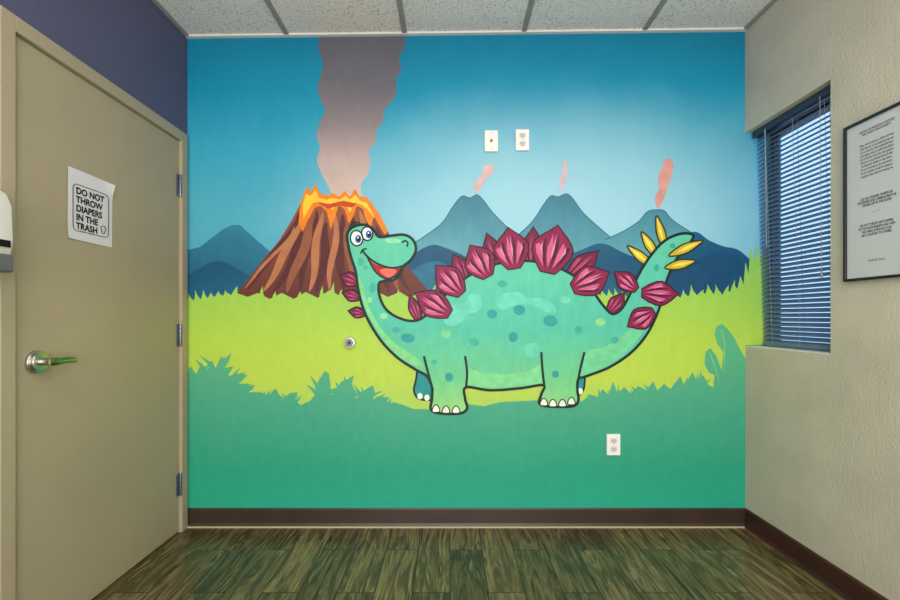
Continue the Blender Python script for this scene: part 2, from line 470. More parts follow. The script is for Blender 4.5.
for x, y, h in [(262, 300, 14), (275, 301, 10), (322, 300, 14), (333, 300, 18), (341, 300, 11), (398, 302, 13), (300, 300, 9)]:
    p.fill([(x-3, y), (x-1.5, y-h*0.6), (x+1, y-h), (x+1.5, y-h*0.5), (x+4, y)], m_meadow, 16)
p.done()

# volcano ------------------------------------------------------------------
p = Paint('painted_volcano', mural)
m_v, _ = paint_grad('mural_volcano', [(195, (150, 84, 52)), (240, (122, 66, 50)), (300, (96, 50, 44))])
p.fill([(237, 293), (250, 277), (265, 258), (280, 240), (291, 222), (301, 203), (330, 200), (368, 200), (378, 215), (388, 232), (400, 255), (412, 272), (428, 290), (418, 293), (410, 298), (400, 292), (388, 297), (376, 291), (364, 298), (352, 290), (340, 296), (330, 290), (318, 298), (306, 292), (294, 299), (282, 293), (270, 299), (258, 293), (248, 297)], m_v, 13)
dk = (84, 40, 42); tn = (176, 114, 78); md = (142, 86, 60)
for i, (x0, y0, x1, y1, w, c) in enumerate([
    (299, 212, 246, 291, 5, dk), (304, 214, 262, 292, 6, tn), (307, 216, 274, 295, 6, dk), (312, 212, 288, 293, 7, md),
    (316, 210, 298, 294, 6, dk), (322, 212, 309, 292, 6, tn), (328, 222, 318, 294, 7, dk), (336, 212, 330, 291, 5, tn),
    (341, 214, 342, 292, 7, dk), (348, 218, 352, 289, 6, md), (354, 212, 365, 294, 6, dk), (360, 210, 376, 290, 6, tn),
    (366, 218, 388, 293, 7, dk), (372, 220, 400, 291, 6, md), (378, 226, 412, 292, 5, dk), (294, 226, 243, 289, 2.5, tn)]):
    pts = []
    for k in range(9):
        t = k/8; sag = t**1.25
        pts.append((x0 + (x1-x0)*sag*1.0 + 2.0*math.sin(t*7+i*1.7), y0 + (y1-y0)*t))
    pts = smooth(pts, False, 3)
    p.stroke(pts[::-1], w*1.35, c, 14 + (i % 2), taper=2)
p.fill([(300, 209), (303, 197), (307, 187), (311, 192), (316, 184), (320, 193), (327, 196), (333, 193), (339, 197), (345, 191), (350, 197), (355, 189), (360, 197), (367, 197), (373, 205), (380, 215), (388, 231), (385, 235), (379, 225), (374, 216), (371, 228), (366, 220), (363, 209), (357, 206), (353, 218), (349, 224), (345, 210), (339, 205), (335, 218), (331, 230), (327, 212), (321, 206), (315, 208), (309, 219), (303, 232), (299, 224)], (232, 130, 34), 17)
p.fill([(303, 206), (306, 194), (311, 196), (316, 190), (319, 198), (327, 200), (334, 198), (340, 200), (346, 196), (350, 200), (356, 195), (360, 201), (367, 203), (371, 210), (375, 219), (368, 210), (362, 205), (355, 203), (350, 213), (346, 204), (338, 202), (333, 211), (329, 205), (321, 202), (313, 203), (307, 213), (304, 219)], (248, 196, 56), 18)
p.fill([(318, 203), (330, 204), (344, 201), (357, 204), (352, 208), (340, 206), (328, 209)], (190, 70, 36), 19)
p.done()

# foreground plants -----------------------------------------------------------
m_fg, _ = paint_grad('mural_foreground', [(325, (88, 178, 126)), (370, (82, 168, 130)), (420, (64, 160, 130)), (470, (42, 156, 126)), (508, (38, 164, 134))], 0.035)
p = Paint('painted_foreground_foliage', mural)
fg = [(187.6, 374), (192, 366), (196, 376), (202, 362), (206, 374), (212, 360), (216, 368), (221, 357), (226, 358), (232, 352), (229, 362), (225, 368), (234, 366), (228, 376), (240, 374), (248, 375), (240, 383), (234, 389), (246, 386), (256, 385), (249, 392), (262, 392), (268, 396), (276, 388), (282, 400), (290, 393), (298, 392), (295, 400), (301, 405), (310, 401),
      (316, 394), (318, 382), (325, 371), (329, 373), (331, 386), (328, 396), (333, 394), (338, 386), (342, 381), (348, 379), (354, 375), (352, 386), (357, 392), (352, 400), (360, 396), (366, 389), (373, 385), (375, 392), (372, 402), (380, 397), (390, 397), (384, 405), (394, 402), (404, 405), (414, 409), (424, 409), (440, 410), (468, 404), (484, 406), (500, 402), (520, 401), (540, 400), (560, 402), (582, 401),
      (590, 394), (596, 399), (602, 389), (608, 394), (613, 381), (617, 393), (624, 387), (630, 393), (638, 386), (646, 390), (653, 381), (657, 390), (664, 384), (670, 389), (680, 376), (684, 386), (692, 372), (696, 380), (703, 375), (708, 385), (713, 387), (714, 375), (708, 372), (704, 364), (705, 352), (710, 348), (716, 356), (721, 370),
      (723, 352), (717, 344), (714, 334), (716, 326), (722, 324), (728, 330), (734, 338), (740, 350), (746, 360), (782, 352), (782, 380), (745, 380), (745, 507.5), (187.6, 507.5)]
p.fill([f for f in fg], m_fg, 14)
# blades fanned from root points
def clump(x, y, n, l, w, a0=-55, a1=55):
    for k in range(n):
        a = math.radians(a0 + (a1-a0) * (k + random.uniform(-.2, .2)) / max(1, n-1)); ll = l * random.uniform(.75, 1.1)
        bend = random.uniform(-.15, .35) * (1 if a > 0 else -1)
        mid = (x + math.sin(a)*ll*.5, y - math.cos(a)*ll*.55); tip = (x + math.sin(a+bend)*ll, y - math.cos(a+bend)*ll)
        p.stroke(smooth([(x, y), mid, tip], False, 5), w, m_fg, 15, taper=1)
for c in [(198, 388, 6, 28, 9), (216, 388, 6, 33, 10), (232, 394, 5, 26, 9, -20, 70), (262, 404, 5, 17, 7), (290, 408, 5, 19, 7, -40, 50), (324, 404, 5, 30, 9, -40, 30), (342, 408, 5, 32, 9, -25, 45), (364, 408, 5, 24, 8, -20, 55), (386, 410, 4, 16, 7, -20, 60),
          (600, 406, 5, 17, 6), (614, 406, 5, 23, 7, -35, 35), (636, 404, 5, 18, 7), (655, 404, 5, 22, 7, -40, 45), (680, 400, 5, 24, 8, -40, 40), (697, 396, 4, 24, 8, -20, 30)]:
    clump(*c)
p.stroke(smooth([(720, 328), (724, 345), (723, 375)], False), 1.4, (126, 196, 112), 16, taper=2)
p.stroke(smooth([(709, 352), (714, 366), (719, 384)], False), 1.2, (126, 196, 112), 16, taper=2)
p.done()

# stegosaurus -----------------------------------------------------------------
OUT = (14, 40, 42)
m_body, _ = paint_grad('mural_dino_skin', [(228, (98, 198, 162)), (270, (90, 196, 168)), (330, (80, 188, 162)), (370, (102, 194, 144)), (412, (134, 208, 128))], 0.06)
m_leg, _ = paint_grad('mural_dino_leg', [(345, (88, 192, 156)), (380, (108, 198, 138)), (412, (146, 210, 126))], 0.06)
p = Paint('painted_stegosaurus', mural)

def plate(b, t, w, dark=False, ly=30):
    dx, dy = t[0]-b[0], t[1]-b[1]; l = math.hypot(dx, dy); ux, uy = dx/l, dy/l; px, py = -uy, ux
    def q(u, v): return (b[0] + ux*l*u + px*w*v, b[1] + uy*l*u + py*w*v)
    prof = [(0, -.18), (.2, -.36), (.42, -.49), (.58, -.5), (.66, -.44), (.80, -.30), (.92, -.14), (1.06, .0), (.94, .14), (.82, .30), (.68, .44), (.58, .5), (.42, .49), (.2, .36), (0, .18)]
    o = [q(u, v) for u, v in prof]
    base = (116, 22, 64) if dark else (134, 24, 74)
    p.fill(o, base, ly)
    lt = (172, 58, 104) if dark else (208, 94, 142)
    dk_ = (72, 12, 42)
    for k, v in enumerate([-.40, -.24, -.07, .1, .26, .41]):
        tipu = .90 - abs(v) * .75
        if k % 2 == 0:
            p.stroke([q(.12, v*.35), q(.38, v*.75), q(.55, v*.92), q(tipu, v*.9)], w*.14, lt, ly+1, taper=2)
        else:
            p.stroke([q(.08, v*.35), q(.38, v*.75), q(.58, v*.92), q(tipu+.04, v*.9)], w*.09, dk_, ly+1, taper=2)
    for v in (-.31, .02, .34):
        p.stroke([q(.3, v*.6), q(.5, v*.9), q(.88-abs(v)*.7, v*.9)], w*.05, (226, 140, 172) if not dark else (186, 84, 122), ly+2, taper=2)
    p.stroke(o, 1.3, (44, 10, 30), ly+3, closed=True)

# far legs
fl = smooth([(419, 366), (416, 380), (414, 390), (418, 398), (428, 400), (434, 398), (436, 380), (430, 366)])
p.fill(fl, (34, 140, 142), 17); p.stroke(fl, 2.0, OUT, 18, closed=True)
rl = smooth([(570, 366), (583, 370), (584, 386), (580, 394), (572, 395), (568, 380)])
p.fill(rl, (34, 140, 142), 17); p.stroke(rl, 2.0, OUT, 18, closed=True)
for x, y in [(420, 396), (427, 397.5), (580, 391)]:
    p.fill(ell(x, y, 2.6, 3.2), (226, 232, 220), 19)
for b, t, w in [((467, 282), (454, 256), 19), ((498, 270), (487, 235), 19), ((531, 270), (533, 229), 22), ((566, 280), (597, 252), 20), ((420, 322), (410, 296), 12), ((608, 314), (623, 294), 15)]:
    plate(b, t, w, True, 17)
for b, t, w in [((359, 283), (341, 276), 15), ((361, 298), (343, 293), 12), ((366, 314), (349, 311), 11)]:
    plate(b, t, w, True, 17)
def spike(b, t, w, ly):
    mx_, my_ = (b[0]*.45+t[0]*.55), (b[1]*.45+t[1]*.55); dx, dy = t[0]-b[0], t[1]-b[1]; l = math.hypot(dx, dy); px, py = -dy/l*w/2, dx/l*w/2
    o = smooth([b, (b[0]*.75+t[0]*.25+px*.8, b[1]*.75+t[1]*.25+py*.8), (mx_+px, my_+py), (t[0]*.85+b[0]*.15+px*.5, t[1]*.85+b[1]*.15+py*.5), t, (t[0]*.85+b[0]*.15-px*.5, t[1]*.85+b[1]*.15-py*.5), (mx_-px, my_-py), (b[0]*.75+t[0]*.25-px*.8, b[1]*.75+t[1]*.25-py*.8)], True, 4)
    p.fill(o, (206, 176, 40), ly)
    p.stroke([(b[0]*.8+t[0]*.2, b[1]*.8+t[1]*.2), (mx_, my_), (t[0]*.92+b[0]*.08, t[1]*.92+b[1]*.08)], w*.42, (238, 222, 96), ly+1, taper=2)
    p.stroke(o, 1.5, (44, 52, 30), ly+2, closed=True)
spike((654, 268), (627, 246), 9, 17); spike((657, 258), (641, 232), 9, 17); spike((665, 250), (656, 216), 8.5, 17)

body = smooth([(348, 242), (348, 233), (354, 227), (364, 225), (373, 229), (379, 237), (391, 236), (404, 235), (413, 240), (416, 250), (411, 260), (404, 266), (401, 273), (394, 280), (385, 281), (379, 284), (380, 297), (386, 309), (397, 317), (412, 321), (424, 317), (436, 304), (452, 289), (472, 274), (497, 264), (525, 261), (550, 265), (572, 275), (590, 289), (603, 306), (612, 314), (621, 309), (629, 295), (638, 275), (650, 256), (664, 241), (680, 234), (692, 235), (690, 242), (680, 253), (671, 268), (664, 287), (658, 310), (647, 333), (631, 352), (609, 367), (586, 376), (578, 379), (577, 390), (578, 400), (572, 406), (548, 406), (539, 403), (541, 394), (543, 385), (520, 388), (490, 390), (466, 387), (465, 398), (467, 408), (460, 413), (440, 413), (431, 409), (432, 399), (432, 387), (427, 376), (415, 369), (397, 357), (380, 339), (366, 315), (359, 292), (356, 272), (351, 256)])
p.fill(body, m_body, 21)
lt1 = (112, 208, 182); sp1 = (44, 152, 152); sp2 = (60, 172, 154)
p.fill(smooth([(358, 276), (363, 284), (368, 304), (380, 326), (396, 344), (414, 356), (424, 366), (412, 364), (396, 354), (381, 336), (368, 314), (361, 294)]), (126, 208, 138), 22)
p.fill(smooth([(462, 366), (480, 372), (504, 374), (530, 370), (541, 364), (541, 382), (520, 385), (490, 387), (468, 384)]), (122, 208, 144), 22)
p.fill(smooth([(586, 352), (606, 346), (628, 330), (642, 312), (652, 290), (654, 305), (645, 328), (629, 349), (608, 364), (586, 372)]), (108, 202, 150), 22)
p.fill(smooth([(444, 322), (447, 310), (456, 304), (466, 302), (470, 294), (480, 296), (482, 306), (476, 312), (468, 314), (462, 322), (452, 326)]), (102, 204, 182), 23)
p.fill(smooth([(496, 302), (504, 294), (520, 292), (526, 298), (540, 298), (552, 304), (556, 312), (546, 312), (538, 308), (528, 304), (514, 306), (502, 310)]), (102, 204, 182), 23)
p.fill(smooth([(524, 346), (536, 343), (542, 350), (536, 357), (526, 355)]), (98, 202, 172), 23)
for x, y, rx, ry, c in [(492, 314, 5, 4.5, sp1), (519, 310, 6, 5, sp1), (550, 321, 7, 5.5, sp1), (513, 337, 4.5, 5, sp1), (408, 338, 7, 4.5, sp1), (578, 330, 4, 4, sp2),
                        (396, 330, 4, 3, sp2), (600, 322, 5, 4, (134, 208, 134)), (373, 288, 3.0, 5, sp2), (384, 316, 4, 3, (134, 212, 152)), (614, 340, 4, 3.4, sp2), (636, 318, 3.5, 3.5, sp2), (672, 246, 3, 2.6, sp2),
                        (656, 268, 2.6, 3.6, sp2), (565, 300, 5, 3.5, lt1), (446, 334, 5, 4, (122, 208, 152)), (370, 300, 2.5, 3, (142, 214, 152)), (502, 284, 5, 3.4, sp2), (474, 342, 5, 4, sp2)]:
    p.fill(ell(x, y, rx, ry, 0.1), c, 24)
lg1 = smooth([(424, 356), (428, 372), (433, 388), (432, 400), (431, 409), (440, 413), (460, 413), (467, 408), (465, 398), (466, 386), (467, 370), (464, 352), (444, 344)])
p.fill(lg1, m_leg, 23)
lg2 = smooth([(541, 350), (542, 366), (545, 384), (541, 394), (539, 402), (548, 406), (572, 406), (578, 400), (576, 388), (579, 372), (583, 352), (562, 342)])
p.fill(lg2, m_leg, 23)
p.fill(ell(449, 377, 4, 4.5), sp1, 25); p.fill(ell(434, 362, 3.0, 2.6), sp2, 25); p.fill(ell(555, 374, 3.4, 3.6), sp1, 25)
p.stroke(body, 2.7, OUT, 27, closed=True)
p.stroke(smooth([(424, 356), (428, 372), (433, 390)], False), 2.4, OUT, 28)
p.stroke(smooth([(466, 388), (467, 372), (465, 356)], False), 2.4, OUT, 28)
p.stroke(smooth([(544, 386), (542, 368), (541, 352)], False), 2.4, OUT, 28)
p.stroke(smooth([(577, 384), (580, 368), (584, 352)], False), 2.4, OUT, 28)
for x, y in [(436, 408.5), (446, 409.5), (456, 409.5), (543.5, 402), (552.5, 403), (562, 403), (571, 401)]:
    tn_ = smooth([(x-3.4, y+3), (x-2.8, y-1.5), (x, y-4), (x+2.8, y-1.5), (x+3.4, y+3)], True, 4)
    p.fill(tn_, (232, 236, 222), 29); p.stroke(tn_, 1.1, OUT, 30, closed=True)
p.fill(smooth([(366, 254), (372, 262), (380, 266), (392, 268), (403, 266), (398, 274), (388, 279), (378, 273), (370, 264)]), (168, 34, 38), 29)
p.fill(smooth([(380, 271), (387, 268.5), (396, 270), (395, 274), (388, 277.5)]), (236, 110, 92), 30)
p.stroke(smooth([(363, 251), (368, 257), (378, 264), (392, 268), (405, 265), (413, 257)], False), 2.0, OUT, 31)
p.stroke(smooth([(368, 258), (376, 272), (387, 279), (397, 275), (402, 267)], False), 1.8, OUT, 31)
p.stroke(smooth([(361, 254), (363, 250), (367, 249)], False), 1.6, OUT, 31)
p.stroke(smooth([(402, 243), (405, 241), (408, 243), (407, 247)], False), 1.6, OUT, 31)
p.fill(ell(393, 241, 8, 2.6, 0.05), (140, 218, 178), 29)
for cx, cy, rx, ry in [(357, 238.5, 6.2, 7.6), (367.5, 234, 5.6, 6.8)]:
    e_ = ell(cx, cy, rx, ry, -0.1)
    p.fill(e_, (238, 242, 240), 32); p.stroke(e_, 1.5, OUT, 33, closed=True)
    p.fill(ell(cx+1.6, cy+0.8, 3.1, 4.0), (30, 104, 180), 34)
    p.fill(ell(cx+2.0, cy+1.0, 1.7, 2.4), (8, 10, 20), 35)
    p.fill(ell(cx+1.3, cy-0.6, 0.8, 0.9), (240, 245, 250), 36)
p.stroke(smooth([(349, 228), (354, 223), (360, 223)], False), 1.5, OUT, 31)
p.fill(ell(361, 262, 3, 4), (70, 176, 154), 29); p.fill(ell(366, 268, 2, 2.4), (70, 176, 154), 29)
spike((668, 256), (702, 241), 9, 30); spike((664, 268), (695, 261), 9, 30)
for b, t, w in [((450, 314), (417, 294), 27), ((462, 294), (437, 267), 28), ((488, 277), (471, 247), 31), ((514, 269), (508, 230), 35), ((547, 273), (557, 228), 41),
                ((572, 289), (607, 273), 30), ((636, 290), (615, 273), 18), ((641, 293), (676, 294), 24), ((653, 311), (628, 326), 22)]:
    plate(b, t, w, False, 32)
p.done()

# ================================================================== DOOR
m_door = add_bump(vary(base_mat('door_paint', (164, 152, 125), 0.5), (164, 152, 125), 0.02, 2), 220, 0.08, 0.001)
m_frame = base_mat('door_frame_paint', (164, 153, 127), 0.45)
m_steel = base_mat('brushed_steel', (190, 188, 182), 0.28, 1.0)
m_hinge = base_mat('hinge_steel', (120, 122, 140), 0.35, 0.8)
m_lever = base_mat('lever_mural_reflection', (150, 176, 104), 0.22, 1.0)  # green reflection of the mural tinted into the metal's base colour
m_dark = base_mat('black_gap', (20, 20, 18), 0.8)
door = empty('door_1', (XL, (dy0 + dy1) / 2, dz1 / 2))
box('leaf', (XL - 0.044, dy0 + 0.003, 0.008), (XL - 0.002, dy1 - 0.003, dz1 - 0.003), m_door, door, 0.0015)
def fprof(name, a, b):
    return box(name, a, b, m_frame, door, 0.002)
fprof('frame_near', (XL - 0.10, dy0 - fw, 0.0), (XL + 0.014, dy0, dz1 + fw))
fprof('frame_far', (XL - 0.10, dy1, 0.0), (XL + 0.014, min(dy1 + fw, D - 0.006), dz1 + fw))
fprof('frame_head', (XL - 0.10, dy0, dz1), (XL + 0.014, dy1, dz1 + fw))
box('door_stop_strip', (XL - 0.09, dy0, 0.0), (XL - 0.05, dy1, dz1), m_dark, door)
for i, v in enumerate((186, 335, 484)):
    dz = side_z(dy1, v)
    cyl('hinge_barrel_%d' % (i+1), (XL + 0.006, dy1 - 0.001, dz), 'Z', 0.0078, 0.115, m_hinge, door, bev=0.001, seg=20)
    for k in range(1, 5):
        cyl('hinge_knuckle_%d_%d' % (i+1, k), (XL + 0.006, dy1 - 0.001, dz - 0.0575 + 0.023*k), 'Z', 0.0081, 0.0014, m_dark, door, seg=20)
    box('hinge_leaf_%d' % (i+1), (XL - 0.002, dy1 - 0.026, dz - 0.055), (XL + 0.001, dy1 - 0.003, dz + 0.055), m_hinge, door)
hy = side_depth(XL, 35); hz = side_z(hy, 362)
cyl('handle_rose', (XL + 0.004, hy, hz), 'X', 0.038, 0.014, m_steel, door, bev=0.004, seg=48)
cyl('handle_rose_dome', (XL + 0.016, hy, hz), 'X', 0.027, 0.012, m_steel, door, r2=0.032, seg=48, bev=0.002)
cyl('handle_neck', (XL + 0.035, hy, hz), 'X', 0.012, 0.04, m_steel, door, seg=32)
lx = XL + 0.058
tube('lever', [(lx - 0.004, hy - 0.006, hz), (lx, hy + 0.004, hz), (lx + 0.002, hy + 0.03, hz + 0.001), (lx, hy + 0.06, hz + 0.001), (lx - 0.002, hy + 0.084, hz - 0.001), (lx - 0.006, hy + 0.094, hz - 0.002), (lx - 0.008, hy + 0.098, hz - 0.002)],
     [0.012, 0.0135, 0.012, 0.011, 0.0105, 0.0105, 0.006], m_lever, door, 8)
cyl('handle_latch_button', (XL + 0.062, hy, hz), 'X', 0.006, 0.012, m_dark, door, seg=20)

# ------------------------------------------------------------------ notice on door
m_paper = base_mat('paper', (210, 210, 216), 0.8, 0, 0.1)
m_ink = base_mat('ink', (24, 24, 28), 0.8, 0, 0.1)
sy0 = side_depth(XL, 67.5); sy1 = side_depth(XL, 112)
sz1 = side_z(sy0, 166); sz0 = side_z(sy0, 238)
sw = sy1 - sy0; sh = sz1 - sz0
syc, szc = (sy0 + sy1)/2, (sz0 + sz1)/2
sign = empty('paper_sign', (XL + 0.003, syc, szc))
bm = bmesh.new(); nx_, ny_ = 14, 18
rot = Matrix.Rotation(-0.012, 2)
grid_v = []
for j in range(ny_ + 1):
    row = []
    for i in range(nx_ + 1):
        u = (i/nx_ - .5) * sw; v = (j/ny_ - .5) * sh
        c1 = max(0, (u/sw + v/sh) - 0.72)       # upper corner curl
        c2 = max(0, (-u/sw - v/sh) - 0.78)
        n = 0.0008 + 0.10 * c1**1.6 + 0.05 * c2**1.6
        q = rot @ Vector((u, v))
        row.append(bm.verts.new((XL + n, syc + q.x, szc + q.y - 0.02 * c1)))
    grid_v.append(row)
for j in range(ny_):
    for i in range(nx_):
        bm.faces.new([grid_v[j][i], grid_v[j][i+1], grid_v[j+1][i+1], grid_v[j+1][i]])
from_bm('sheet', bm, m_paper, sign, True)
bw, bh2, rr = sw*.40, sh*.33, 0.018
cyb = szc - 0.010
pts = []
for cx_, cy_, a0 in [(bw-rr, bh2-rr, 0), (-bw+rr, bh2-rr, 90), (-bw+rr, -bh2+rr, 180), (bw-rr, -bh2+rr, 270)]:
    for k in range(7):
        a = math.radians(a0 + 15*k); pts.append((XL + 0.0022, syc + cx_ + rr*math.cos(a), cyb + cy_ + rr*math.sin(a)))
tube('border', pts, 0.0011, m_ink, sign, 2, True)
for k, t in enumerate(['DO NOT', 'THROW', 'DIAPERS', 'IN THE', 'TRASH']):
    text('line_%d' % (k+1), t, 0.034, (XL + 0.0025, syc - sw*.34, cyb + bh2 - 0.024 - k*0.0325), 'left', m_ink, sign, 'LEFT', -0.012, 0.0011)
tube('doodle', [(XL + 0.0025, syc + sw*.27 + 0.012*math.cos(a)*(1+.25*math.sin(3*a)), cyb - bh2 + 0.028 + 0.016*math.sin(a)) for a in [k*math.pi/8 for k in range(16)]], 0.0012, m_ink, sign, 2, True)

# ------------------------------------------------------------------ sanitizer dispenser
m_wp = base_mat('white_plastic', (214, 214, 208), 0.35)
m_gp = base_mat('grey_plastic', (92, 94, 96), 0.4)
dd = side_depth(XL + 0.11, 15)
zt, zb = side_z(dd, 190), side_z(dd, 273)
disp = empty('soap_dispenser', (XL + 0.055, dd - 0.06, (zt + zb)/2))
bm = bmesh.new()
prof = [(0.0, zb + 0.05), (0.10, zb + 0.05), (0.108, zb + 0.09), (0.104, zt - 0.05), (0.088, zt - 0.012), (0.07, zt), (0.0, zt)]
va = [bm.verts.new((XL + a, dd - 0.12, b)) for a, b in prof]; vb = [bm.verts.new((XL + a, dd, b)) for a, b in prof]
for i in range(len(prof)): j = (i+1) % len(prof); bm.faces.new([va[i], va[j], vb[j], vb[i]])
bm.faces.new(va); bm.faces.new(vb[::-1]); bmesh.ops.recalc_face_normals(bm, faces=bm.faces[:])
bmesh.ops.bevel(bm, geom=bm.edges[:], offset=0.006, segments=3, affect='EDGES', profile=0.5)
from_bm('housing', bm, m_wp, disp, True)
box('push_bar', (XL, dd - 0.118, zb), (XL + 0.112, dd - 0.002, zb + 0.052), m_gp, disp, 0.008, 3)
box('label', (XL + 0.1055, dd - 0.105, zb + 0.072), (XL + 0.1095, dd - 0.012, zb + 0.092), m_ink, disp)
cyl('nozzle', (XL + 0.06, dd - 0.06, zb - 0.008), 'Z', 0.012, 0.02, m_gp, disp, r2=0.014)

# ================================================================== OUTLETS
m_plate = base_mat('outlet_plastic', (236, 236, 232), 0.35)
m_slot = base_mat('outlet_slot', (50, 48, 46), 0.6)
m_sock = base_mat('socket_face', (206, 205, 200), 0.4)
def wall_plate(name, u, v, kind, w=13.5, h=21.0):
    x, z = bx(u), bz(v); W, Hh = w/S/2, h/S/2; y = D - 0.013
    e = empty(name, (x, y, z))
    box('cover', (x - W, y - 0.005, z - Hh), (x + W, D + 0.001, z + Hh), m_plate, e, 0.003, 3)
    yf = y - 0.0055
    if kind == 'duplex':
        for s in (-1, 1):
            zc_ = z + s * 0.0215
            bm = bmesh.new()
            ol = [(0.017*math.cos(a), max(-0.0135, min(0.0135, 0.018*math.sin(a)))) for a in [2*math.pi*k/32 for k in range(32)]]
            f0 = [bm.verts.new((x + a, yf - 0.002, zc_ + b)) for a, b in ol]; f1 = [bm.verts.new((x + a, yf + 0.002, zc_ + b)) for a, b in ol]
            for i in range(32): j = (i+1) % 32; bm.faces.new([f0[i], f0[j], f1[j], f1[i]])
            bm.faces.new(f0); bmesh.ops.remove_doubles(bm, verts=bm.verts[:], dist=1e-5); bmesh.ops.recalc_face_normals(bm, faces=bm.faces[:])
            from_bm('socket_%s' % ('upper' if s > 0 else 'lower'), bm, m_sock, e)
            box('slot_l', (x - 0.0078, yf - 0.0026, zc_ - 0.001), (x - 0.0052, yf - 0.001, zc_ + 0.008), m_slot, e)
            box('slot_r', (x + 0.0052, yf - 0.0026, zc_ - 0.001), (x + 0.0078, yf - 0.001, zc_ + 0.007), m_slot, e)
            cyl('ground', (x, yf - 0.0018, zc_ - 0.0065), 'Y', 0.0027, 0.0016, m_slot, e, seg=16)
        cyl('screw', (x, yf - 0.001, z), 'Y', 0.003, 0.002, m_steel, e, seg=16)
    else:
        box('jack_block', (x - 0.009, yf - 0.002, z - 0.011), (x + 0.009, yf + 0.002, z + 0.011), m_sock, e, 0.001)
        box('jack_hole', (x - 0.005, yf - 0.0026, z - 0.005), (x + 0.005, yf - 0.001, z + 0.004), m_slot, e)
        for s in (-1, 1): cyl('screw', (x, yf - 0.0005, z + s*0.042), 'Y', 0.003, 0.002, m_steel, e, seg=16)
    return e
wall_plate('wall_jack_plate', 491, 142, 'jack')
wall_plate('electrical_outlet', 522, 141, 'duplex')
wall_plate('electrical_outlet', 612.5, 444, 'duplex')

# wall bumper for the door knob
x, z = bx(350.5), bz(342.5)
bmp = empty('wall_door_bumper', (x, D - 0.02, z))
cyl('rim', (x, D - 0.018, z), 'Y', 0.030, 0.022, base_mat('bumper_metal', (206, 206, 200), 0.35, 0.4), bmp, bev=0.006, seg=48)
cyl('rubber_cup', (x, D - 0.0300, z), 'Y', 0.021, 0.004, base_mat('rubber_grey', (130, 132, 130), 0.6), bmp, seg=40, bev=0.001)
cyl('screw_recess', (x, D - 0.0325, z), 'Y', 0.009, 0.003, m_slot, bmp, seg=24)

# ================================================================== WINDOW + BLINDS
m_wf = base_mat('window_frame_bronze', (60, 56, 54), 0.4, 0.3)
m_glass = bpy.data.materials.new('glass'); m_glass.use_nodes = True
b = m_glass.node_tree.nodes['Principled BSDF']; b.inputs['Transmission Weight'].default_value = 1.0; b.inputs['Roughness'].default_value = 0.0; b.inputs['IOR'].default_value = 1.02
win = empty('window_1', (XR + 0.14, (wy0 + D)/2, (wz0 + wz1)/2))
x0, x1 = XR + 0.127, XR + 0.157
ft = 0.035
box('frame_bottom', (x0, wy0, wz0), (x1, D - 0.001, wz0 + ft), m_wf, win, 0.002)
box('frame_top', (x0, wy0, wz1 - ft), (x1, D - 0.001, wz1), m_wf, win, 0.002)
box('frame_near', (x0, wy0, wz0 + ft), (x1, wy0 + ft, wz1 - ft), m_wf, win, 0.002)
box('frame_far', (x0, D - ft, wz0 + ft), (x1, D - 0.001, wz1 - ft), m_wf, win, 0.002)
box('pane', (x0 + 0.012, wy0 + ft, wz0 + ft), (x0 + 0.016, D - ft, wz1 - ft), m_glass, win)
box('trim_4', (XR + 0.001, wy0 + 0.001, wz0 - 0.0005), (XR + 0.125, D - 0.012, wz0 + 0.004), base_mat('sill_paint', (228, 222, 208), 0.45))

m_slat = base_mat('blind_slat', (92, 116, 146), 0.35)
bl = empty('window_blind', (XR + 0.08, (wy0 + D)/2, wz1 - 0.02))
ya, yb = wy0 + 0.012, D - 0.022
box('headrail', (XR + 0.028, ya - 0.004, wz1 - 0.036), (XR + 0.066, yb + 0.004, wz1 - 0.002), base_mat('blind_rail', (44, 58, 78), 0.4), bl, 0.002)
zs0, zs1 = wz0 + 0.03, wz1 - 0.05
n = 48
bm = bmesh.new()
tilt = math.radians(49)
def xc(z): return XR + 0.052 + (wz1 - z)/(wz1 - wz0) * 0.038
for k in range(n):
    z_ = zs0 + (zs1 - zs0) * k/(n-1); cx_ = xc(z_)
    pr = []
    for t in (-1, -.5, 0, .5, 1):
        a = t * 0.0125; c = 0.0018 * (1 - t*t)
        pr.append((cx_ + a*math.cos(tilt) - c*math.sin(tilt)*1, z_ + a*math.sin(tilt) + c*math.cos(tilt)))
    A = [bm.verts.new((q[0], ya, q[1])) for q in pr]; B = [bm.verts.new((q[0], yb, q[1])) for q in pr]
    for i in range(4): bm.faces.new([A[i], A[i+1], B[i+1], B[i]])
from_bm('slats', bm, m_slat, bl, True)
box('bottom_rail', (xc(wz0) - 0.012, ya, wz0 + 0.008), (xc(wz0) + 0.012, yb, wz0 + 0.020), m_slat, bl, 0.003)
m_cord = base_mat('cord', (150, 160, 170), 0.7)
for k, t in enumerate((0.14, 0.5, 0.86)):
    y_ = ya + (yb - ya) * t
    for s in (-1, 1):
        tube('ladder_cord_%d%s' % (k+1, 'f' if s < 0 else 'r'), [(xc(wz1 - 0.04) + s*0.011, y_, wz1 - 0.04), (xc(wz0 + 0.015) + s*0.011, y_, wz0 + 0.015)], 0.0009, m_cord, bl, 2)
tube('tilt_wand', [(XR + 0.022, yb - 0.10, wz1 - 0.03), (XR + 0.030, yb - 0.10, wz1 - 0.62)], 0.0035, base_mat('wand', (120, 135, 150), 0.2), bl, 3)
tube('pull_cord', [(XR + 0.022, ya + 0.07, wz1 - 0.03), (XR + 0.03, ya + 0.07, wz1 - 0.78)], 0.0013, m_cord, bl, 3)
cyl('pull_tassel', (XR + 0.03, ya + 0.07, wz1 - 0.79), 'Z', 0.006, 0.03, m_cord, bl, r2=0.003, seg=16)

